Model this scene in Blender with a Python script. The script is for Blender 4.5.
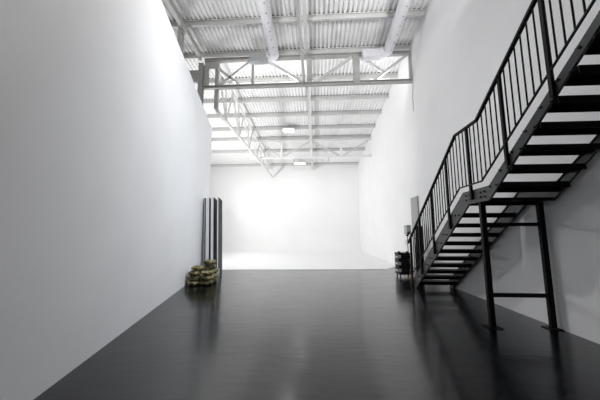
import bpy, bmesh, math, random
from mathutils import Vector, Matrix, noise
for o in list(bpy.data.objects): bpy.data.objects.remove(o)
S = bpy.context.scene
COL = S.collection
random.seed(4)

# ------------------------------------------------------------------ camera
cam_data = bpy.data.cameras.new('camera'); cam_data.lens = 16.0; cam_data.sensor_width = 36.0
cam_data.clip_start = 0.05; cam_data.clip_end = 200
cam = bpy.data.objects.new('camera', cam_data); COL.objects.link(cam); S.camera = cam
FPX = 600 * 16.0 / 36.0
VPX, VPY = 316.0, 234.0
d = Vector(((VPX - 300) / FPX, -(VPY - 200) / FPX, 1.0)).normalized()
pt = math.atan((VPY - 200) / FPX)
up = Vector((0, math.cos(pt), math.sin(pt)))
xr = d.cross(up)
if xr.x < 0: xr = -xr
right = Vector((xr.x, d.x, up.x)); upw = Vector((xr.y, d.y, up.y)); fw = Vector((xr.z, d.z, up.z))
M = Matrix(((right.x, upw.x, -fw.x, 0.0), (right.y, upw.y, -fw.y, 0.0), (right.z, upw.z, -fw.z, 1.5), (0, 0, 0, 1)))
cam.matrix_world = M

# ------------------------------------------------------------------ world, exposure, light powers
W = bpy.data.worlds.new('world'); S.world = W; W.use_nodes = True
W.node_tree.nodes['Background'].inputs[0].default_value = (0.75, 0.82, 1, 1)
W.node_tree.nodes['Background'].inputs[1].default_value = 0.05
S.view_settings.view_transform = 'Standard'; S.view_settings.look = 'None'
S.view_settings.exposure = 0.0; S.view_settings.gamma = 1.0
S.view_settings.use_curve_mapping = False
S.cycles.use_denoising = True
S.cycles.max_bounces = 14; S.cycles.diffuse_bounces = 8; S.cycles.glossy_bounces = 4
S.cycles.caustics_reflective = False; S.cycles.caustics_refractive = False
P_FIX = 9.0      # each ceiling fixture over the white cove
P_FILL_BATTEN = 20.0    # each strip light added on the truss to brighten the roof
P_NEAR = 116.0      # lamp over the near half of the room
P_SPOT = 45.0
P_FILL_WALL = 95.0        # unseen fill light added to wash the left partition
P_FILL_ROOF = 46.0     # each unseen uplight added to wash the roof deck
P_FILL_FAR = 216.0  # each unseen fill light added behind the partition for the far half
LAMP = (1.0, 0.995, 0.985)

# ------------------------------------------------------------------ materials
def mat(name, col, rough=0.5, metal=0.0, spec=0.5, noise_scale=None, noise_amt=0.0, bump=0.0, bump_scale=60.0,
        rough_amt=0.0, stretch=None):
    m = bpy.data.materials.new(name); m.use_nodes = True
    nt = m.node_tree; b = nt.nodes['Principled BSDF']
    b.inputs['Base Color'].default_value = (*col, 1); b.inputs['Roughness'].default_value = rough
    b.inputs['Metallic'].default_value = metal; b.inputs['Specular IOR Level'].default_value = spec
    tc = nt.nodes.new('ShaderNodeTexCoord')
    src = tc.outputs['Object']
    if stretch:
        mp = nt.nodes.new('ShaderNodeMapping'); mp.inputs['Scale'].default_value = stretch
        nt.links.new(src, mp.inputs[0]); src = mp.outputs[0]
    if noise_scale:
        n = nt.nodes.new('ShaderNodeTexNoise'); n.inputs['Scale'].default_value = noise_scale
        n.inputs['Detail'].default_value = 5; nt.links.new(src, n.inputs['Vector'])
        r = nt.nodes.new('ShaderNodeValToRGB'); nt.links.new(n.outputs['Fac'], r.inputs[0])
        r.color_ramp.elements[0].position = 0.3; r.color_ramp.elements[1].position = 0.7
        lo = [max(0, c * (1 - noise_amt)) for c in col]; hi = [min(1, c * (1 + noise_amt)) for c in col]
        r.color_ramp.elements[0].color = (*lo, 1); r.color_ramp.elements[1].color = (*hi, 1)
        nt.links.new(r.outputs[0], b.inputs['Base Color'])
        if rough_amt:
            mr = nt.nodes.new('ShaderNodeMapRange'); nt.links.new(n.outputs['Fac'], mr.inputs[0])
            mr.inputs[1].default_value = 0.3; mr.inputs[2].default_value = 0.7
            mr.inputs[3].default_value = rough - rough_amt; mr.inputs[4].default_value = rough + rough_amt
            nt.links.new(mr.outputs[0], b.inputs['Roughness'])
    if bump:
        n2 = nt.nodes.new('ShaderNodeTexNoise'); n2.inputs['Scale'].default_value = bump_scale
        n2.inputs['Detail'].default_value = 4; nt.links.new(src, n2.inputs['Vector'])
        bp = nt.nodes.new('ShaderNodeBump'); bp.inputs['Strength'].default_value = bump; bp.inputs['Distance'].default_value = 0.02
        nt.links.new(n2.outputs['Fac'], bp.inputs['Height']); nt.links.new(bp.outputs[0], b.inputs['Normal'])
    return m

def emit(name, col, s):
    m = bpy.data.materials.new(name); m.use_nodes = True
    b = m.node_tree.nodes['Principled BSDF']
    b.inputs['Base Color'].default_value = (0.9, 0.9, 0.9, 1)
    b.inputs['Emission Color'].default_value = (*col, 1); b.inputs['Emission Strength'].default_value = s
    return m

M_WALL = mat('white_wall_paint', (0.85, 0.85, 0.86), 0.6, spec=0.3, noise_scale=0.9, noise_amt=0.025, bump=0.05, bump_scale=35)
M_CYC = mat('white_cove_paint', (0.87, 0.87, 0.87), 0.5, spec=0.3, noise_scale=0.7, noise_amt=0.012)
M_ROOF = mat('white_painted_deck', (0.87, 0.87, 0.87), 0.5, spec=0.35, noise_scale=3, noise_amt=0.04)
M_STEEL = mat('off_white_painted_steel', (0.62, 0.62, 0.61), 0.45, noise_scale=4, noise_amt=0.05)
M_STEEL2 = mat('light_grey_painted_steel', (0.44, 0.435, 0.425), 0.45, noise_scale=4, noise_amt=0.06)
M_RIB_SHADE = mat('dark_rib_shade', (0.05, 0.05, 0.05), 0.9)  # dark tone standing in for shade inside the deck ribs
M_DUCT = mat('white_duct_fabric', (0.78, 0.78, 0.81), 0.6, noise_scale=6, noise_amt=0.04)
M_HOLE = mat('dark_hole', (0.03, 0.03, 0.035), 0.8)
M_FLOOR = mat('black_epoxy_floor', (0.0018, 0.0028, 0.0044), 0.175, spec=0.62, noise_scale=2.6, noise_amt=0.35, bump=0.14, bump_scale=7.0,
              rough_amt=0.035, stretch=(0.5, 1.3, 1))
M_BLACK = mat('black_stair_paint', (0.003, 0.0032, 0.0037), 0.5, spec=0.13, noise_scale=9, noise_amt=0.15)
M_STR = mat('charcoal_stringer_paint', (0.020, 0.0225, 0.026), 0.42, spec=0.35, noise_scale=9, noise_amt=0.12)
M_BOLT = mat('dark_bolt_steel', (0.003, 0.003, 0.003), 0.5, spec=0.1)
M_LIT = emit('lit_diffuser', (1, 1, 1), 1.3)
M_FOAM = mat('white_foam_board', (0.78, 0.78, 0.80), 0.6, noise_scale=5, noise_amt=0.03)
M_BFOAM = mat('black_foam_board', (0.007, 0.008, 0.011), 0.6, spec=0.2, noise_scale=5, noise_amt=0.15)
M_GBOARD = mat('grey_board', (0.36, 0.36, 0.36), 0.6, noise_scale=3, noise_amt=0.06)
M_CASE = mat('black_case_plastic', (0.006, 0.006, 0.007), 0.5, spec=0.25, noise_scale=20, noise_amt=0.2)
M_ALU = mat('dull_aluminium', (0.55, 0.56, 0.57), 0.4, metal=0.5, noise_scale=10, noise_amt=0.06)
M_GREY = mat('grey_plastic', (0.42, 0.43, 0.44), 0.5, noise_scale=10, noise_amt=0.05)
M_CLOTH = mat('black_nylon', (0.010, 0.010, 0.012), 0.8, spec=0.2, noise_scale=14, noise_amt=0.4, bump=0.5, bump_scale=18)
M_RUB = mat('black_rubber', (0.01, 0.01, 0.01), 0.7)
M_CORD = mat('tan_cord', (0.30, 0.19, 0.07), 0.6, noise_scale=20, noise_amt=0.1)
M_YEL = mat('pale_yellow_tape', (0.70, 0.60, 0.30), 0.6, noise_scale=20, noise_amt=0.1)

def camo(name, seed):
    m = bpy.data.materials.new(name); m.use_nodes = True; nt = m.node_tree; b = nt.nodes['Principled BSDF']
    b.inputs['Roughness'].default_value = 0.85; b.inputs['Specular IOR Level'].default_value = 0.2
    tc = nt.nodes.new('ShaderNodeTexCoord'); mp = nt.nodes.new('ShaderNodeMapping'); mp.inputs['Location'].default_value = (seed * 3.1, seed, 0)
    nt.links.new(tc.outputs['Object'], mp.inputs[0])
    n = nt.nodes.new('ShaderNodeTexNoise'); n.inputs['Scale'].default_value = 9; n.inputs['Detail'].default_value = 2
    nt.links.new(mp.outputs[0], n.inputs['Vector'])
    r = nt.nodes.new('ShaderNodeValToRGB'); nt.links.new(n.outputs['Fac'], r.inputs[0]); cr = r.color_ramp; cr.interpolation = 'CONSTANT'
    cr.elements[0].position = 0; cr.elements[0].color = (0.035, 0.032, 0.02, 1)
    cr.elements[1].position = 0.42; cr.elements[1].color = (0.15, 0.13, 0.06, 1)
    e = cr.elements.new(0.52); e.color = (0.34, 0.295, 0.165, 1)
    e = cr.elements.new(0.64); e.color = (0.09, 0.095, 0.045, 1)
    nt.links.new(r.outputs[0], b.inputs['Base Color'])
    return m
M_CAMO = [camo('camouflage_canvas', 1.0), camo('camouflage_canvas', 5.3), camo('camouflage_canvas', 9.7)]

# ------------------------------------------------------------------ mesh helpers
class MB:
    def __init__(s): s.v = []; s.f = []; s.m = []; s.sm = []
    def add(s, vs, fs, mi=0, smooth=False):
        o = len(s.v); s.v += [tuple(v) for v in vs]
        for f in fs: s.f.append([i + o for i in f]); s.m.append(mi); s.sm.append(smooth)
    def box(s, lo, hi, mi=0):
        x0, y0, z0 = lo; x1, y1, z1 = hi
        s.add([(x0, y0, z0), (x1, y0, z0), (x1, y1, z0), (x0, y1, z0), (x0, y0, z1), (x1, y0, z1), (x1, y1, z1), (x0, y1, z1)],
              [(0, 3, 2, 1), (4, 5, 6, 7), (0, 1, 5, 4), (1, 2, 6, 5), (2, 3, 7, 6), (3, 0, 4, 7)], mi)
    def bar(s, a, b, w, h, upv=(0, 0, 1), mi=0):
        a = Vector(a); b = Vector(b); t = (b - a).normalized(); u = Vector(upv)
        sd = t.cross(u)
        if sd.length < 1e-4: sd = t.cross(Vector((1, 0, 0)))
        sd.normalize(); u = sd.cross(t).normalized()
        vs = []
        for p in (a, b):
            for i, j in ((-1, -1), (1, -1), (1, 1), (-1, 1)): vs.append(p + sd * (i * w / 2) + u * (j * h / 2))
        s.add(vs, [(3, 2, 1, 0), (4, 5, 6, 7), (0, 1, 5, 4), (1, 2, 6, 5), (2, 3, 7, 6), (3, 0, 4, 7)], mi)
    def cyl(s, a, b, r, n=14, r2=None, mi=0, smooth=True):
        s.tube([a, b], r, n, mi, smooth, [r, r if r2 is None else r2])
    def tube(s, pts, r, n=8, mi=0, smooth=True, radii=None):
        pts = [Vector(p) for p in pts]; rings = []; ref = None
        for i, p in enumerate(pts):
            t = (pts[min(i + 1, len(pts) - 1)] - pts[max(i - 1, 0)]).normalized()
            if ref is None:
                ref = Vector((0, 0, 1)) if abs(t.z) < 0.9 else Vector((1, 0, 0))
            sd = t.cross(ref).normalized(); ref = sd.cross(t).normalized()
            rr = radii[i] if radii else r
            rings.append([p + (sd * math.cos(2 * math.pi * k / n) + ref * math.sin(2 * math.pi * k / n)) * rr for k in range(n)])
        vs = [v for rg in rings for v in rg]; fs = []
        for i in range(len(pts) - 1):
            for k in range(n):
                fs.append((i * n + k, i * n + (k + 1) % n, (i + 1) * n + (k + 1) % n, (i + 1) * n + k))
        s.add(vs, fs, mi, smooth)
        s.add(rings[0], [tuple(range(n))[::-1]], mi); s.add(rings[-1], [tuple(range(n))], mi)
    def prism_x(s, poly, x0, x1, mi=0):
        n = len(poly); vs = [(x0, y, z) for y, z in poly] + [(x1, y, z) for y, z in poly]
        s.add(vs, [tuple(range(n)), tuple(range(n, 2 * n))[::-1]] + [(i, (i + 1) % n, n + (i + 1) % n, n + i) for i in range(n)], mi)
    def build(s, name, mats, parent=None, bevel=0.0):
        if not isinstance(mats, (list, tuple)): mats = [mats]
        off = parent_base(parent)
        me = bpy.data.meshes.new(name); me.from_pydata([tuple(Vector(v) - off) for v in s.v], [], s.f)
        for m in mats: me.materials.append(m)
        for p, mi, sm in zip(me.polygons, s.m, s.sm): p.material_index = mi; p.use_smooth = sm
        bm = bmesh.new(); bm.from_mesh(me); bmesh.ops.recalc_face_normals(bm, faces=bm.faces); bm.to_mesh(me); bm.free()
        o = bpy.data.objects.new(name, me); COL.objects.link(o)
        if parent is not None: o.parent = parent
        if bevel:
            b = o.modifiers.new('bevel', 'BEVEL'); b.width = bevel; b.segments = 2; b.limit_method = 'ANGLE'
        return o

def parent_base(p):
    off = Vector((0, 0, 0))
    while p is not None: off += p.location; p = p.parent
    return off

def tag(o, label, cat, group=None):
    o['label'] = label; o['category'] = cat
    if group: o['group'] = group
    return o
def thing(name, label, cat, loc, group=None):
    o = bpy.data.objects.new(name, None); o.empty_display_size = 0.1; COL.objects.link(o); o.location = loc
    return tag(o, label, cat, group)
def struct(o): o['kind'] = 'structure'; return o
def copy_thing(root, loc, label, group=None, mats=None):
    r = root.copy(); COL.objects.link(r); r.location = loc; r['label'] = label
    if group: r['group'] = group
    for ch in list(root.children):
        c = ch.copy(); COL.objects.link(c); c.parent = r
        for g in list(ch.children):
            e = g.copy(); COL.objects.link(e); e.parent = c
    return r

# ------------------------------------------------------------------ the setting
XR = 3.87                                           # face of the right wall
def xl(y): return -2.585 - 0.2343 * (y - 2.491)     # face of the left partition
def zr(y): return 9.10 - 0.0945 * (y - 10.15)       # underside of the roof deck
Y0, Y1, XO = -4.0, 24.2, -10.0

b = MB(); b.box((XO, Y0, -0.15), (4.1, Y1 + 0.3, 0)); struct(b.build('floor', M_FLOOR))

# white cove: painted floor, curved foot and back wall in one sweep
def yb(x): return 11.84 + (x - 3.0) * 0.0792
b = MB()
prof = []
Rr = 1.6
for k in range(13):
    a = math.pi / 2 * k / 12
    prof.append((Y1 - Rr + Rr * math.sin(a), 0.012 + Rr - Rr * math.cos(a)))
prof.append((Y1, zr(Y1) + 0.1))
xs = [XO, 3.0, XR]
fr = [yb(XO), yb(3.0), 13.15]
vs = []; 
for x, y in zip(xs, fr): vs += [(x, y, 0.0), (x, y, 0.012)] + [(x, py, pz) for py, pz in prof]
n = 2 + len(prof); fs = []
for i in range(2):
    for k in range(n - 1): fs.append((i * n + k, (i + 1) * n + k, (i + 1) * n + k + 1, i * n + k + 1))
b.add(vs, fs, 0, True)
o = b.build('wall_back', M_CYC); struct(o)
for p in o.data.polygons:
    if abs(p.normal.z) > 0.999 or abs(p.normal.z) < 0.02: p.use_smooth = False

b = MB(); b.box((XR, Y0, 0), (XR + 0.2, Y1 + 0.2, 11)); struct(b.build('wall_right', M_WALL))
b = MB(); b.box((XO - 0.2, Y0, 0), (XO, Y1 + 0.2, 11)); struct(b.build('wall_outer', M_WALL))
b = MB(); b.box((XO, Y0 - 0.2, 0), (XR, Y0, 11)); struct(b.build('wall_front', M_WALL))
# left partition, 6.2 m high, at its own angle
b = MB(); ya, ye = Y0, 11.27
nx, ny = 0.9737, 0.2281; t = 0.13
q = [(xl(ya), ya), (xl(ye), ye), (xl(ye) - nx * t, ye - ny * t), (xl(ya) - nx * t, ya - ny * t)]
b.add([(x, y, 0) for x, y in q] + [(x, y, 6.21) for x, y in q], [(0, 1, 2, 3), (7, 6, 5, 4), (0, 1, 5, 4), (1, 2, 6, 5), (2, 3, 7, 6), (3, 0, 4, 7)])
struct(b.build('wall_left', M_WALL))
# corrugated roof deck
b = MB(); pitch = 0.165; dep = 0.07
px = []; x = XO
while x < 4.0:
    px += [(x, 0), (x + 0.055, 0), (x + 0.075, dep), (x + 0.145, dep)]; x += pitch
vs = []
for y in (Y0, Y1 + 0.2): vs += [(x, y, zr(y) + z) for x, z in px]
n = len(px)
b.add(vs, [(i, i + 1, n + i + 1, n + i) for i in range(n - 1)])
vs = [(XO, Y0, zr(Y0) + 0.12), (4.1, Y0, zr(Y0) + 0.12), (4.1, Y1 + 0.2, zr(Y1 + 0.2) + 0.12), (XO, Y1 + 0.2, zr(Y1 + 0.2) + 0.12)]
b.add(vs, [(0, 1, 2, 3)])
struct(b.build('ceiling', M_ROOF))

# ------------------------------------------------------------------ roof steel
def ibar(b, a, c, w, h, tf=0.016, tw=0.012, ndir=None):
    a = Vector(a); c = Vector(c); t_ = (c - a).normalized()
    sd = t_.cross(Vector((0, 0, 1)))
    if sd.length < 1e-3: sd = Vector((1, 0, 0))
    sd.normalize(); u = sd.cross(t_).normalized()
    b.bar(a + u * (h / 2 - tf / 2), c + u * (h / 2 - tf / 2), w, tf)
    b.bar(a - u * (h / 2 - tf / 2), c - u * (h / 2 - tf / 2), w, tf)
    b.bar(a, c, tw, h - tf)

words = ['nearest the camera, crossing in front of both ducts', 'second from the camera, on top of the near truss', 'third from the camera, just behind the near truss',
         'fourth from the camera, with dark ribs above it', 'fifth from the camera, broad and grey', 'sixth from the camera, by the nearer ceiling light',
         'seventh from the camera, above the far truss', 'eighth from the camera, behind the far truss', 'ninth and last, by the back wall']
for yv, wd in zip([8.64, 10.2, 11.85, 13.5, 15.05, 16.7, 18.2, 20.4, 23.6], words):
    b = MB(); z = zr(yv); h = 0.17; w = 0.07
    # Z section with lips
    b.box((XO + 0.01, yv - 0.006, z - h), (XR - 0.01, yv + 0.006, z))
    b.box((XO + 0.01, yv - w, z - 0.012), (XR - 0.01, yv + 0.13, z))
    b.box((XO + 0.01, yv, z - h), (XR - 0.01, yv + w, z - h + 0.012))
    b.box((XO + 0.01, yv - w, z - 0.035), (XR - 0.01, yv - w + 0.006, z - 0.012))
    pu = tag(b.build('roof_purlin', M_STEEL), 'white steel roof purlin, ' + wd, 'roof beam', 'roof purlins')
    b = MB(); b.box((XO + 0.01, yv - 0.02, z), (XR - 0.01, yv + 0.05, z + 0.068)); b.build('rib_shade_strip', M_RIB_SHADE, pu)['label'] = 'dark strip standing in for shade in the deck ribs'  # dark strip in the rib voids, only there as their shade

def truss(y, zt, zb, name_label, xs_v, widths, diags, x0=-4.62, x1=XR - 0.02, M_STEEL2=M_STEEL2):
    t_ = thing('roof_truss', name_label, 'roof truss', (x0, y, zb), 'roof trusses')
    b = MB(); ibar(b, (x0, y, zt - 0.07), (x1, y, zt - 0.07), 0.16, 0.14); b.build('top_chord', M_STEEL2, t_)
    b = MB(); ibar(b, (x0, y, zb), (x1, y, zb), 0.16, 0.12); b.build('bottom_chord', M_STEEL2, t_)
    for x, w in zip(xs_v, widths):
        b = MB(); b.box((x - w / 2, y - 0.05, zb + 0.06), (x + w / 2, y + 0.05, zt - 0.14)); b.build('vertical_post', M_STEEL2, t_, 0.006)
    for (xa, za, xb_, zb_) in diags:
        b = MB(); b.bar((xa, y, za), (xb_, y, zb_), 0.095, 0.09, (0, 1, 0)); b.build('diagonal_brace', M_STEEL, t_)
    return t_
zt, zb = 8.80, 7.52; lo = zb + 0.07; hi = zt - 0.15
tr = truss(10.15, zt, zb, 'near white steel roof truss crossing the whole room, with tall panels and diagonals', [-4.5, -2.56, -0.22, 1.68, 3.80], [0.16, 0.09, 0.2, 0.27, 0.1],
      [(-4.35, hi, -3.1, lo), (-2.65, hi, -3.95, lo), (-2.0, hi, -0.45, lo), (1.5, hi, 0.0, lo), (1.9, hi, 2.75, lo + .35), (3.7, hi, 2.35, lo)])
b = MB(); b.box((-4.42, 10.08, 8.32), (-4.0, 10.10, 8.64)); b.build('gusset_plate', M_STEEL2, tr)
b = MB(); b.box((1.56, 10.08, 7.46), (1.8, 10.095, 8.72)); b.build('splice_plate', M_STEEL2, tr)
zt2, zb2 = zr(18.2) - 0.21, 6.85; lo2 = zb2 + .07; hi2 = zt2 - .15
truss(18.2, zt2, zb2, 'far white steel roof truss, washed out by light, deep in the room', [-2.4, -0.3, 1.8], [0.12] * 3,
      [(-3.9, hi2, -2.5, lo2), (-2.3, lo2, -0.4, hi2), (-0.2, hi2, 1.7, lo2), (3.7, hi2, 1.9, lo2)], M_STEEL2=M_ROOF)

# longitudinal lattice girder at the left: sloping top chord, level bottom chord
g = thing('lattice_girder', 'white zigzag lattice girder running back into the room at the left', 'lattice girder', (-4.12, 10.35, 6.6))
b = MB(); b.bar((-4.18, 10.3, zr(10.3) - 0.27), (-4.1, 24.0, zr(24.0) - 0.27), 0.10, 0.10); b.build('top_chord', M_STEEL, g)
b = MB(); b.bar((-4.08, 10.3, 6.6), (-4.0, 24.0, 6.75), 0.12, 0.10); b.build('bottom_chord', M_STEEL, g)
b = MB(); b.box((-4.19, 10.24, 6.65), (-4.03, 10.36, 8.78)); b.build('end_post', M_STEEL2, g)
yy = 10.4; k = 0
while yy < 23.0:
    y2 = yy + 1.05
    zt_a = zr(yy) - .32; zb_a = 6.65
    p0 = (-4.16, yy, zt_a) if k % 2 == 0 else (-4.06, yy, zb_a)
    p1 = (-4.06, y2, zb_a) if k % 2 == 0 else (-4.16, y2, zr(y2) - .32)
    b = MB(); b.bar(p0, p1, 0.055, 0.055); b.build('web_diagonal', M_STEEL, g)
    if k % 2 == 0:
        b = MB(); b.bar((-4.06, y2, zb_a), (-4.16, y2, zr(y2) - .32), 0.05, 0.05); b.build('web_upright', M_STEEL, g)
    yy = y2; k += 1
# central longitudinal girder
g = thing('lattice_girder', 'white twin-chord girder running down the middle of the ceiling towards the camera', 'lattice girder', (-0.4, 10.15, 7.52))
b = MB(); b.bar((-0.36, 3.0, zr(3.0) - 0.27), (-0.26, 24.1, zr(24.1) - 0.27), 0.13, 0.12); b.build('top_chord', M_STEEL, g)
b = MB(); b.bar((-0.47, 3.0, 7.62), (-0.43, 10.06, 7.62), 0.10, 0.08); b.build('bottom_chord', M_STEEL, g)
b = MB(); b.bar((-0.33, 10.3, 7.5), (-0.30, 24.0, 7.35), 0.08, 0.06); b.build('tie_bar', M_STEEL, g)
for ya_, yb_ in ((3.2, 4.9), (6.6, 4.9), (6.6, 8.3), (9.9, 8.3)):
    b = MB(); b.bar((-0.38, ya_, zr(ya_) - .33), (-0.45, yb_, 7.66), 0.045, 0.045); b.build('web_diagonal', M_STEEL, g)
# edge beam and columns behind the partition
b = MB(); ibar(b, (-4.74, 5.0, zr(5.0) - 0.32), (-4.74, 10.05, zr(10.05) - 0.32), 0.13, 0.22)
tag(b.build('edge_beam', M_STEEL), 'white steel eaves beam sloping down to the near truss above the left partition', 'roof beam')
t_ = thing('steel_column', 'grey steel column at the left end of the near truss, rising behind the partition', 'column', (-4.74, 10.15, 0), 'columns behind the left partition')
b = MB(); b.box((-4.84, 10.06, 0), (-4.64, 10.08, 8.55)); b.box((-4.84, 10.22, 0), (-4.64, 10.24, 8.55)); b.box((-4.75, 10.08, 0), (-4.73, 10.22, 8.55)); b.build('shaft', M_STEEL2, t_)
b = MB(); b.box((-4.86, 10.02, 8.55), (-4.62, 10.28, 8.575)); b.build('cap_plate', M_STEEL, t_)
t_ = thing('steel_column', 'pale steel column under the purlin nearest the camera, behind the partition', 'column', (-4.95, 8.64, 0), 'columns behind the left partition')
b = MB(); b.box((-4.95, 8.54, 0), (-4.80, 8.56, zr(8.64) - .20)); b.box((-4.95, 8.72, 0), (-4.80, 8.74, zr(8.64) - .20)); b.box((-4.885, 8.56, 0), (-4.865, 8.72, zr(8.64) - .20)); b.build('shaft', M_STEEL, t_)
b = MB(); b.box((-4.97, 8.52, zr(8.64) - .20), (-4.78, 8.76, zr(8.64) - .17)); b.build('cap_plate', M_STEEL, t_)
b = MB(); b.box((-9.9, 10.1, 7.75), (-4.86, 10.2, 8.3)); tag(b.build('tie_beam', M_STEEL2, None, 0.01), 'deep beige beam left of the column, seen over the partition', 'roof beam')

# ------------------------------------------------------------------ air ducts
def duct(x, side, label):
    r = 0.185; ye_ = 9.88; ze = zr(ye_) - 0.2 - r - 0.1
    t_ = thing('air_duct', label, 'air duct', (x, ye_, ze), 'air ducts under the roof')
    b = MB(); p0 = Vector((x, 2.0, ze + (ye_ - 2.0) * 0.0945)); p1 = Vector((x, ye_, ze))
    b.tube([p0, p1], r, 24)
    dirv = (p1 - p0).normalized()
    yy = 2.4
    while yy < 9.7:                                   # small round outlets punched in the lower flanks
        c = Vector((x, yy, ze + (ye_ - yy) * 0.0945))
        for a in (18,):
            nrm = Vector((math.sin(math.radians(a)), 0, -math.cos(math.radians(a))))
            b.cyl(c + nrm * (r - 0.01), c + nrm * (r + 0.002), 0.021, 10, mi=1)
        yy += 0.36
    b.build('duct_tube', [M_DUCT, M_HOLE], t_)
    b = MB(); pts = []
    for k in range(7):
        a = math.pi / 2 * k / 6
        pts.append((x + side * (0.22 - 0.22 * math.cos(a)), ye_ + 0.0 + 0.02 * math.sin(a) - 0.0, ze - 0.0))
    pts = [(x, ye_ - 0.12, ze + .012), (x + side * 0.03, ye_ - 0.02, ze + .004), (x + side * 0.12, ye_ + 0.03, ze), (x + side * 0.3, ye_ + 0.04, ze)]
    b.tube(pts, r + 0.004, 24); b.build('elbow', M_DUCT, t_)
    b = MB(); b.box((min(x + side * 0.25, x + side * 1.0), ye_ - 0.12, ze - 0.25), (max(x + side * 0.25, x + side * 1.0), ye_ + 0.165, ze + 0.07)); b.build('branch_box', M_DUCT if x > 0 else M_GREY, t_, 0.02)
    for ys in (4.3, 8.6):                              # hangers up to the deck
        b = MB(); zc = ze + (ye_ - ys) * 0.0945; b.cyl((x, ys, zc + r - 0.01), (x, ys, zr(ys) + 0.01), 0.008, 8); b.build('hanger_rod', M_STEEL, t_)
    return t_
duct(-1.63, -1, 'white perforated air duct left of the central girder, ending in a grey box')
duct(2.88, -1, 'white perforated air duct near the right wall, bending left at the truss')

# ------------------------------------------------------------------ ceiling lights
def ceiling_light(x, y, w, dd, power, label, z=None, lit=True):
    z = zr(y) - 0.34 if z is None else z
    t_ = thing('ceiling_light', label, 'ceiling light', (x, y, z), 'ceiling lights')
    b = MB(); b.box((x - w / 2 - .02, y - dd / 2 - .02, z), (x + w / 2 + .02, y + dd / 2 + .02, z + 0.07)); b.build('housing', M_STEEL, t_, 0.008)
    b = MB(); b.box((x - w / 2, y - dd / 2, z - 0.012), (x + w / 2, y + dd / 2, z + 0.001)); b.build('diffuser', M_LIT, t_)
    for s_ in (-1, 1):
        b = MB(); b.cyl((x + s_ * w * .4, y, z + 0.07), (x + s_ * w * .4, y, zr(y) + .005), 0.006, 6); b.build('hanger_rod', M_STEEL, t_)
    l = bpy.data.lights.new('ceiling_lamp', 'AREA'); l.shape = 'RECTANGLE'; l.size = w; l.size_y = dd; l.energy = power; l.color = LAMP
    lo_ = bpy.data.objects.new('lamp', l); COL.objects.link(lo_); lo_.parent = t_; lo_.location = (0, 0, -0.03)
    return t_
ceiling_light(-1.72, 16.5, 0.72, 0.55, P_FIX, 'bright white ceiling light panel, the nearer of the two in view')
ceiling_light(-1.35, 22.6, 0.95, 0.5, P_FIX * 0.7, 'bright white ceiling light panel deep in the room near the back wall')
ceiling_light(-1.0, 5.2, 0.2, 0.2, P_NEAR, 'small square pendant light over the near half of the room', z=7.3)

def batten(x0, x1, y, z, power, label):  # strip lights added on the chord, aimed up and back at the roof
    t_ = thing('added_batten_light', label, 'batten light', ((x0 + x1) / 2, y, z), 'added batten lights on the near truss')
    b = MB(); b.box((x0, y - .035, z), (x1, y + .035, z + .04)); b.build('housing', M_STEEL, t_, .004)
    b = MB(); b.box((x0 + .01, y - .03, z + .04), (x1 - .01, y + .03, z + .075)); b.build('tube', M_LIT, t_, .01)
    l = bpy.data.lights.new('batten_fill_lamp', 'AREA'); l.shape = 'RECTANGLE'; l.size = x1 - x0; l.size_y = .08; l.energy = power; l.color = LAMP
    lo_ = bpy.data.objects.new('lamp', l); COL.objects.link(lo_); lo_.parent = t_; lo_.location = (0, 0.03, 0.09)
    lo_.rotation_euler = (math.radians(128), 0, 0)
batten(-3.35, -2.65, 10.15, 7.582, P_FILL_BATTEN, 'added white strip light on the near truss bottom chord, leftmost of the three')
batten(-1.5, -0.75, 10.15, 7.582, P_FILL_BATTEN, 'added white strip light on the near truss bottom chord, just left of the central girder')
batten(2.2, 3.0, 10.15, 7.582, P_FILL_BATTEN, 'added white strip light on the near truss bottom chord, rightmost, near the right wall')

def fill_light(pos, aim, w, power, label, stem_to, spread=180):  # lamps added out of view to brighten walls and roof
    t_ = thing('fill_light', label, 'fill_light', pos, 'added fill lights outside the frame')
    dv = (Vector(aim) - Vector(pos)).normalized(); p = Vector(pos)
    b = MB(); b.bar(p - dv * 0.09, p, w + .04, w + .04); b.build('housing', M_STEEL, t_, 0.01)
    b = MB(); b.bar(p, p + dv * .012, w, w); b.build('lens', M_LIT, t_)
    b = MB(); b.cyl(p - dv * 0.06, stem_to, .018, 10); b.build('bracket', M_STEEL, t_)
    l = bpy.data.lights.new('fill_lamp', 'AREA'); l.shape = 'SQUARE'; l.size = w; l.energy = power; l.color = (0.86, 0.93, 1.0) if power == P_FILL_WALL else LAMP; l.spread = math.radians(spread)
    lo_ = bpy.data.objects.new('lamp', l); COL.objects.link(lo_); lo_.parent = t_; lo_.location = dv * 0.03
    lo_.rotation_euler = dv.to_track_quat('-Z', 'Y').to_euler()
fill_light((3.45, 5.8, 7.62), (-3.7, 8.6, 1.0), 0.4, P_FILL_WALL, 'added unseen square lamp on a bracket high on the right wall, aimed at the partition', (3.86, 5.8, 7.62), 85)
fill_light((-2.92, 3.4, 6.62), (-0.8, 8.6, 9.2), 0.5, P_FILL_ROOF, 'added unseen square uplight on top of the left partition', (-2.98, 3.4, 6.2), 95)
fill_light((3.4, 4.4, 7.2), (1.0, 9.0, 9.2), 0.5, P_FILL_ROOF, 'added unseen square uplight on a bracket high on the right wall', (3.86, 4.4, 7.2), 95)
for y_, w_ in ((11.6, 'front'), (14.5, 'middle'), (18.5, 'rear')):  # hidden lamps added to brighten the far half of the room
    fill_light((-7.8, y_, 3.2), (1.5, y_ + 3.0, 7.8), 0.6, P_FILL_FAR, 'added unseen tall stand lamp in the side bay behind the partition, ' + w_ + ' one', (-7.9, y_, 0.02))

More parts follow.
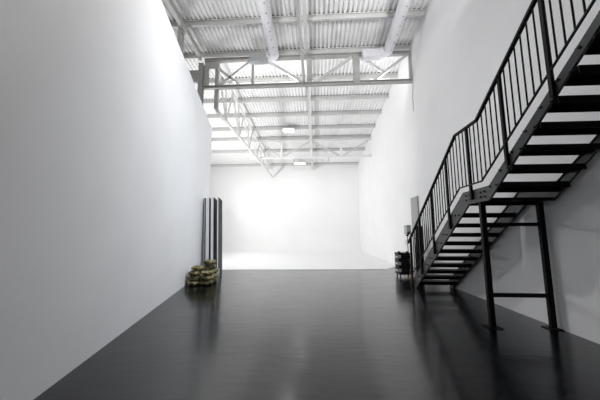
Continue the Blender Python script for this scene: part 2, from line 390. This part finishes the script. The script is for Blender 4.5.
# spotlight on the far truss that throws the round pool on the back wall
def spotlight(x, aim, power, cone, label):
    t_ = thing('spotlight', label, 'spotlight', (x, 18.2, 6.79), 'spotlights under the far truss')
    b = MB(); b.cyl((x, 18.2, 6.79), (x, 18.2, 6.62), 0.02, 8); b.build('bracket', M_STEEL, t_)
    b = MB(); b.cyl((x, 18.12, 6.62), (x, 18.30, 6.55), 0.06, 14, 0.075); b.build('lamp_head', M_STEEL, t_)
    l = bpy.data.lights.new('spot_lamp', 'SPOT'); l.energy = power; l.spot_size = math.radians(cone); l.spot_blend = 1.0; l.shadow_soft_size = 0.06; l.color = LAMP
    lo_ = bpy.data.objects.new('lamp', l); COL.objects.link(lo_); lo_.parent = t_; lo_.location = (0, 0.12, -0.26)
    lo_.rotation_euler = (Vector(aim) - Vector((x, 18.32, 6.53))).to_track_quat('-Z', 'Y').to_euler()
spotlight(-1.5, (-1.7, 24.2, 4.6), P_SPOT, 40, 'small white spotlight under the far truss, left one, lighting the round pool')
spotlight(0.9, (2.9, 24.2, 3.2), P_SPOT * 3.0, 110, 'small white spotlight added under the far truss, right one')  # added lamp lifting the right part of the back wall

# ------------------------------------------------------------------ the staircase
ST = thing('staircase', 'black steel open-riser staircase with a mid landing along the right wall', 'staircase', (3.3, 6.5, 0))
SL = 0.705
LZT, LZB = 2.28, 2.045
yl0, yl1 = 5.20, 4.44                                # landing band, bottom edge turns at 5.02 and 4.44
YT = 1.15                                            # head of the upper flight
zb_up = lambda y: LZB + 0.745 * (4.45 - y)
zt_up = lambda y: LZT + 0.74 * (4.43 - y)
poly_out = [(8.14, 0.0), (8.14, 0.17), (yl0, LZT), (4.43, LZT), (YT, zt_up(YT)), (YT - .9, zt_up(YT)), (YT - .9, zb_up(YT) + .06), (YT + .1, zb_up(YT) + .06), (4.46, LZB), (5.03, LZB), (7.93, 0.0)]
def stringer(xw, side):
    # channel: thin web, inward flanges along both edges
    b = MB(); b.prism_x(poly_out, xw, xw + 0.012)
    top = poly_out[1:6]; bot = [poly_out[i] for i in (10, 9, 8, 7)]
    for ch in (top, bot):
        for (ya_, za_), (yb_, zb_) in zip(ch[:-1], ch[1:]):
            xc = xw + 0.006 + side * 0.015
            s_ = -0.005 if ch is top else 0.005
            b.bar((xc, ya_, za_ + s_), (xc, yb_, zb_ + s_), 0.03, 0.01)
    return b
XS, XI = 2.80, 3.815
so = stringer(XS, 1).build('stringer', M_STR, ST); so['label'] = 'outer charcoal stringer with bolts'
stringer(XI, -1).build('stringer', M_STR, ST)
# treads
TX0, TX1 = XS + 0.013, XI - 0.001
bolts = []
def tread(y, z):
    b = MB(); dpt = 0.295
    b.box((TX0, y - dpt / 2, z - 0.012), (TX1, y + dpt / 2, z))
    b.box((TX0, y - dpt / 2, z - 0.085), (TX1, y - dpt / 2 + 0.01, z - 0.012))
    b.box((TX0, y + dpt / 2 - 0.01, z - 0.075), (TX1, y + dpt / 2, z - 0.012))
    b.build('tread', M_BLACK, ST)
    for dy in (-0.075, 0.075): bolts.append((y + dy, z - 0.035))
for k in range(1, 11):
    z = 0.189 * k; tread(7.93 - (z - 0.165) / 0.70, z + 0.012)
for k in range(1, 11):
    z = 2.09 + 0.2 * k; tread(4.45 - (z - 2.08 - 0.115) / 0.735, z)
b = MB(); b.box((TX0, 4.46, 2.07), (TX1, 5.22, 2.085)); b.box((TX0, 4.46, 2.03), (TX1, 4.475, 2.07)); b.box((TX0, 5.205, 2.03), (TX1, 5.22, 2.07)); b.box((TX0, 4.83, 2.0), (TX1, 4.845, 2.07))
b.build('landing_plate', M_BLACK, ST)
b = MB(); b.box((TX0, 4.40, 2.165), (TX1, 4.455, 2.285)); b.build('landing_edge_beam', M_BLACK, ST)
b = MB(); b.box((TX0, YT - .9, zb_up(YT) + .08), (TX1, YT + .02, zb_up(YT) + .1)); b.build('top_platform', M_BLACK, ST)
for y in (4.55, 4.66, 4.97, 5.1):
    for z in (2.12, 2.2): bolts.append((y, z))
mb = MB(); mb.cyl((XS + 0.001, 0, 0), (XS - 0.014, 0, 0), 0.019, 6, smooth=False)
first = None
for (y, z) in bolts:
    if first is None:
        o = mb.build('bolt', M_BOLT, so); first = o; base = o.location.copy()
    else:
        o = first.copy(); COL.objects.link(o); o.parent = so
    o.location = (0, y, z)
# railing, outside face of the outer stringer
XRL = XS - 0.03
ytop = 1.15
hr = lambda y: 1.28 + (8.25 - y) * (3.44 - 1.28) / (8.25 - 5.27) if y > 5.27 else (3.44 if y > 4.556 else 3.44 + (4.556 - y) * 0.708)
br = lambda y: 0.265 + (8.2 - y) * (2.375 - 0.265) / (8.2 - 5.25) if y > 5.25 else (2.375 if y > 4.55 else 2.375 + (4.55 - y) * 0.708)
b = MB(); hp = [(8.32, hr(8.25) - 0.05), (5.27, 3.44), (4.556, 3.44), (ytop, hr(ytop)), (0.25, hr(ytop))]
for (ya_, za_), (yb_, zb_) in zip(hp[:-1], hp[1:]): b.bar((XRL, ya_, za_), (XRL, yb_, zb_), 0.05, 0.04, (0, 0, 1))
for (y, z) in hp[1:-1]: b.cyl((XRL - .025, y, z), (XRL + .025, y, z), 0.02, 12)
b.build('handrail', M_BLACK, ST)
b = MB(); bp_ = [(8.13, br(8.13)), (5.25, 2.375), (4.55, 2.375), (ytop, br(ytop)), (0.25, br(ytop))]
for (ya_, za_), (yb_, zb_) in zip(bp_[:-1], bp_[1:]): b.bar((XRL, ya_, za_), (XRL, yb_, zb_), 0.022, 0.022)
b.build('bottom_rail', M_BLACK, ST)
posts = [8.13, 7.39, 6.55, 5.74, 4.89, 3.94, 3.11, 2.28, 1.45, 0.62]
def strz(y): return (0.0 + (7.93 - y) * SL if y > 5.03 else (LZB if y > 4.46 else LZB + (4.45 - y) * 0.735))
for y in posts:
    zl = max(0.0, strz(y) + 0.06) if y < 8 else 0.0
    if y < 1.0: zl = strz(1.15) + .06
    b = MB(); b.box((XRL - 0.012, y - 0.024, zl), (XRL + 0.028, y + 0.024, hr(max(y, ytop)) - 0.01)); b.build('rail_post', M_BLACK, ST)
for ya_, yb_ in zip(posts[:-1], posts[1:]):
    nn = 6 if ya_ != 4.89 and ya_ != 8.13 else (7 if ya_ == 4.89 else 5)
    for k in range(1, nn + 1):
        y = ya_ + (yb_ - ya_) * k / (nn + 1)
        b = MB(); b.cyl((XRL, y, br(max(y, ytop))), (XRL, y, hr(max(y, ytop)) - .01), 0.0105, 8); b.build('baluster', M_BLACK, ST)
# landing support frame
for x0, x1 in ((2.80, 2.885), (3.735, 3.82)):
    b = MB(); b.box((x0, 4.685, 0.012), (x1, 4.755, LZB - 0.012)); lg = b.build('support_post', M_BLACK, ST, 0.008)
    b = MB(); b.box((x0 - .07, 4.62, 0), (min(x1 + .07, 3.86), 4.82, 0.012)); b.build('base_plate', M_BLACK, lg)
for z in (0.508, 1.66):
    b = MB(); b.box((2.885, 4.69, z - .03), (3.735, 4.75, z + .03)); b.build('cross_bar', M_BLACK, ST, 0.004)

# ------------------------------------------------------------------ foam boards by the left partition
ux, uy = -0.2281, 0.9737            # direction of the partition
bx = [(-4.175, 0.03, 9.95), (-4.03, 0.125, 9.9), (-3.84, 0.10, 9.88), (-3.615, 0.05, 9.86)]
blab = ['thin white foam board standing against the partition, leftmost of the row', 'tall black-and-white foam board, second from the partition, with the widest white edge',
        'tall black-and-white foam board, third from the partition', 'tall foam board with a broad black face, rightmost of the row']
for (x, th, y), lb in zip(bx, blab):
    t_ = thing('foam_board', lb, 'foam board', (x, y, 0.0), 'foam boards by the left partition')
    L = 1.05; H = 2.88
    def slab(b, off0, off1, z0, z1, l0=0.0, l1=L, mi=0):
        pts = []
        for z in (z0, z1):
            for l_, o_ in ((l0, off0), (l0, off1), (l1, off1), (l1, off0)):
                o2 = o_ - 0.10 * z / H
                pts.append((x + ux * l_ + nx * o2, y + uy * l_ + ny * o2, z))
        b.add(pts, [(0, 3, 2, 1), (4, 5, 6, 7), (0, 1, 5, 4), (1, 2, 6, 5), (2, 3, 7, 6), (3, 0, 4, 7)], mi)
    b = MB(); slab(b, -th / 2, th / 2, 0.0, H); b.build('white_core', M_FOAM, t_)
    b = MB(); slab(b, th / 2, th / 2 + 0.018, 0.0, H, -0.01, L)
    o = b.build('black_face', M_BFOAM, t_)
# low metal rack under the boards
t_ = thing('board_rack', 'low pale metal rail in front of the foam boards', 'rack', (-3.9, 9.9, 0))
b = MB(); b.box((-4.22, 9.70, 0.0), (-3.5, 9.73, 0.04)); b.build('base_rail', M_ALU, t_)
b = MB(); b.box((-3.86, 9.70, 0.24), (-3.5, 9.73, 0.275)); b.build('front_bar', M_ALU, t_)
for x in (-3.86, -3.53):
    b = MB(); b.box((x, 9.702, 0.04), (x + .03, 9.728, 0.24)); b.build('upright', M_ALU, t_)

# ------------------------------------------------------------------ sandbags
def sandbag_mesh(seed, L=0.345, Wd=0.34, H=0.135):
    b = MB(); nu, nv = 28, 14; vs = []
    for i in range(nv + 1):
        ph = -math.pi / 2 + math.pi * i / nv
        for j in range(nu):
            th = 2 * math.pi * j / nu
            sgn = lambda v, e: math.copysign(abs(v) ** e, v)
            cx_ = sgn(math.cos(ph), 0.45) * sgn(math.cos(th), 0.6); cy_ = sgn(math.cos(ph), 0.45) * sgn(math.sin(th), 0.6); cz_ = sgn(math.sin(ph), 0.75)
            z = cz_ * H / 2 * (1 - 0.28 * math.exp(-(cx_ / 0.16) ** 2)) * (1 - 0.12 * max(abs(cx_), abs(cy_)) ** 4)
            x = cx_ * L / 2; y = cy_ * Wd / 2
            nv_ = noise.noise(Vector((x * 9 + seed * 7, y * 9, z * 9)))
            k = 1 + 0.06 * nv_
            vs.append((x * k, y * k, z * (1 + 0.12 * nv_) + H / 2))
    fs = [(i * nu + j, i * nu + (j + 1) % nu, (i + 1) * nu + (j + 1) % nu, (i + 1) * nu + j) for i in range(nv) for j in range(nu)]
    b.add(vs, fs, 0, True); return b
hbag = 0.1405
bags = [(-3.62, 7.96, 0, 'camouflage sandbag on the floor at the front left corner of the pile'),
        (-3.615, 7.96, 1, 'camouflage sandbag second from the floor at the front left of the pile'),
        (-3.62, 7.96, 2, 'camouflage sandbag third from the floor at the front left of the pile'),
        (-3.53, 7.99, 3, 'pale camouflage sandbag topping the front row of the pile'),
        (-3.265, 8.02, 0, 'camouflage sandbag on the floor at the front right corner of the pile'),
        (-3.265, 8.02, 1, 'camouflage sandbag second from the floor at the right of the pile'),
        (-3.265, 8.03, 2, 'camouflage sandbag third from the floor at the right of the pile'),
        (-3.65, 8.44, 0, 'camouflage sandbag on the floor at the back left, hidden by the front row'),
        (-3.65, 8.44, 1, 'camouflage sandbag second from the floor at the back left of the pile'),
        (-3.65, 8.44, 2, 'camouflage sandbag third from the floor at the back left of the pile'),
        (-3.295, 8.46, 0, 'camouflage sandbag on the floor at the back right of the pile'),
        (-3.295, 8.46, 1, 'camouflage sandbag second from the floor at the back right of the pile'),
        (-3.295, 8.46, 2, 'camouflage sandbag third from the floor at the back right of the pile'),
        (-3.36, 8.42, 3, 'camouflage sandbag bridging the two back stacks of the pile'),
        (-3.35, 8.40, 4, 'topmost camouflage sandbag, at the back of the pile')]
for i, (x, y, lv, lb) in enumerate(bags):
    t_ = thing('sandbag', lb, 'sandbag', (0, 0, 0), 'camouflage sandbags')
    o = sandbag_mesh(i).build('bag', M_CAMO[i % 3], t_)
    b = MB(); b.tube([(-0.06, -0.166, 0.05), (-0.055, -0.18, 0.07), (0, -0.186, 0.075), (0.055, -0.18, 0.07), (0.06, -0.166, 0.05)], 0.009, 6); b.build('strap_handle', M_CLOTH, t_)
    t_.location = (x + random.uniform(-.01, .01), y + random.uniform(-.012, .012), lv * hbag); t_.rotation_euler = (0, 0, random.uniform(-0.06, 0.08))

# ------------------------------------------------------------------ kit by the foot of the stairs
b = MB(); b.box((3.815, 10.22, 0), (XR - 0.005, 10.92, 2.93)); tag(b.build('grey_board', M_GBOARD, None, 0.004), 'tall plain grey board standing flat against the right wall behind the stairs', 'board')

t_ = thing('equipment_dolly', 'black wheeled dolly carrying the stacked cases', 'dolly', (3.1, 9.9, 0))
b = MB(); b.box((2.86, 9.66, 0.10), (3.36, 10.14, 0.14)); b.build('deck', M_CASE, t_, .01)
for x in (2.92, 3.30):
    for y in (9.72, 10.08):
        b = MB(); b.cyl((x - .015, y, .045), (x + .015, y, .045), .045, 14); b.build('wheel', M_RUB, t_)
        b = MB(); b.box((x - .022, y - .02, .05), (x - .016, y + .02, .1)); b.box((x + .016, y - .02, .05), (x + .022, y + .02, .1)); b.build('caster_fork', M_ALU, t_)
clab = ['black equipment case at the bottom of the stack, on the dolly', 'black equipment case in the middle of the stack', 'black equipment case on top of the stack']
for k in range(3):
    z0 = 0.14 + k * 0.235; z1 = z0 + 0.232
    t_ = thing('equipment_case', clab[k], 'case', (3.1, 9.9, z0), 'stacked equipment cases')
    b = MB(); b.box((2.87, 9.67, z0), (3.35, 10.13, z0 + .15)); b.build('body', M_CASE, t_, .012)
    b = MB(); b.box((2.865, 9.665, z0 + .155), (3.355, 10.135, z1)); b.build('lid', M_CASE, t_, .012)
    for x in (2.872, ):
        b = MB(); b.box((x - .006, 9.655, z0 + .05), (x + .075, 9.675, z0 + .16)); b.build('corner_plate', M_ALU, t_, .004)
    b = MB(); b.box((2.855, 9.78, z0 + .05), (2.872, 10.0, z0 + .12)); b.build('side_handle', M_ALU, t_, .006)
    b = MB(); b.tube([(3.03, 9.67, z0 + .1), (3.03, 9.64, z0 + .09), (3.19, 9.64, z0 + .09), (3.19, 9.67, z0 + .1)], .009, 8); b.build('front_handle', M_RUB, t_)
# two small rolls on top of the cases
for x, y, m, lb in ((2.93, 9.8, M_CASE, 'small black tape roll on the left of the top case'), (3.22, 9.8, M_CASE, 'small black tape roll on the right of the top case')):
    b = MB(); n = 20; vs = []
    zb_ = 0.14 + 2 * .235 + .232
    for (r_, z) in ((.05, 0), (.05, .048), (.03, .048), (.03, 0)): vs += [(x + r_ * math.cos(2 * math.pi * k / n), y + r_ * math.sin(2 * math.pi * k / n), zb_ + z) for k in range(n)]
    b.add(vs, [(q * n + k, q * n + (k + 1) % n, ((q + 1) % 4) * n + (k + 1) % n, ((q + 1) % 4) * n + k) for q in range(4) for k in range(n)], 0)
    tag(b.build('tape_roll', m), lb, 'tape roll')
# light stand with flash head
t_ = thing('light_stand', 'thin black light stand beside the case stack, under the flash head', 'light stand', (3.50, 10.55, 0))
b = MB(); b.cyl((3.5, 10.55, 0.12), (3.5, 10.55, 1.42), .014, 10); b.build('pole', M_CASE, t_)
b = MB(); b.cyl((3.5, 10.55, .6), (3.5, 10.55, .68), .024, 10); b.build('collar', M_CASE, t_)
for a in (90, 210, 330):
    b = MB(); a = math.radians(a); b.cyl((3.5, 10.55, .62), (3.5 + .26 * math.cos(a), 10.55 + .26 * math.sin(a), .01), .009, 8); b.build('leg', M_CASE, t_)
t_ = thing('flash_head', 'pale grey studio flash head with a black base on the light stand', 'studio light', (3.5, 10.55, 1.42))
b = MB(); b.box((3.44, 10.41, 1.48), (3.61, 10.73, 1.84)); b.build('housing', M_GREY, t_, .02)
b = MB(); b.box((3.46, 10.48, 1.421), (3.54, 10.62, 1.48)); b.build('mount', M_CASE, t_, .008)
b = MB(); b.cyl((3.525, 10.41, 1.68), (3.525, 10.37, 1.68), .06, 18); b.build('lens_ring', M_ALU, t_)
b = MB(); b.box((3.45, 10.395, 1.50), (3.55, 10.412, 1.57)); b.build('control_panel', M_CASE, t_)
# pale yellow cable hank on the stand
b = MB(); pts = []
for k in range(60):
    a = 2 * math.pi * k / 15; rr = .055 + .006 * math.sin(k * 1.7)
    pts.append((3.43 + rr * math.cos(a) * .8, 10.44 + .0006 * k, 1.18 + rr * 1.3 * math.sin(a)))
b.tube(pts, .008, 6); b.tube([(3.43, 10.46, 1.25), (3.46, 10.5, 1.3), (3.49, 10.535, 1.31)], .007, 6)
tag(b.build('cable_hank', M_YEL), 'small pale yellow hank of cable hung on the light stand above the cases', 'cable')
# tan cord hanging down the front of the cases and coiling on the floor
b = MB(); pts = [(3.24, 9.62, 0.83), (3.26, 9.61, .7), (3.22, 9.615, .55), (3.27, 9.61, .4), (3.23, 9.61, .28), (3.2, 9.58, .16), (3.15, 9.52, .05), (3.12, 9.45, .014)]
for k in range(44):
    a = 2 * math.pi * k / 14; pts.append((3.22 + (.13 - .001 * k) * math.cos(a + 3.4), 9.42 + .12 * math.sin(a + 3.4), .014 + .0012 * k))
b.tube(pts, .011, 7)
tag(b.build('extension_cord', M_CORD), 'tan extension cord hanging down the cases and coiled on the floor', 'cord')
# tall soft bags between cases and stairs
def kit_bag(x, y, h, r, lean, lb):
    t_ = thing('equipment_bag', lb, 'equipment bag', (x, y, 0), 'tall black equipment bags')
    b = MB(); n = 18; pts = []; rad = []
    for k in range(12):
        f = k / 11; pts.append((x + lean * f, y + .02 * math.sin(f * 5), h * f)); rad.append(r * (0.75 + .3 * math.sin(math.pi * (0.08 + f * .84))) * (1 + .06 * math.sin(k * 2.3)))
    b.tube(pts, r, n, radii=rad); b.build('body', M_CLOTH, t_)
    b = MB(); b.tube([(x - r * .95 + lean * .3, y - .05, h * .3), (x - r * 1.35 + lean * .5, y - .08, h * .5), (x - r * .95 + lean * .7, y - .05, h * .7)], .014, 8); b.build('carry_strap', M_RUB, t_)
    for f in (.25, .75):
        b = MB(); b.cyl((x + lean * f, y, h * f - .02), (x + lean * f, y, h * f + .02), r * 1.08, 18); b.build('cinch_strap', M_RUB, t_)
kit_bag(3.60, 9.72, 1.78, 0.13, 0.04, 'tallest black soft equipment bag standing against the right wall beside the stairs')
kit_bag(3.42, 9.25, 1.25, 0.12, 0.03, 'shorter black soft equipment bag standing in front of the taller one')
# loose cable on the right wall under the truss end
b = MB(); b.tube([(XR - .012, 10.1, 7.46), (XR - .012, 10.12, 7.2), (XR - .012, 10.22, 6.9), (XR - .012, 10.18, 6.55), (XR - .012, 10.24, 6.3)], .009, 6)
tag(b.build('loose_cable', M_GREY), 'thin grey cable hanging on the right wall below the truss end', 'cable')
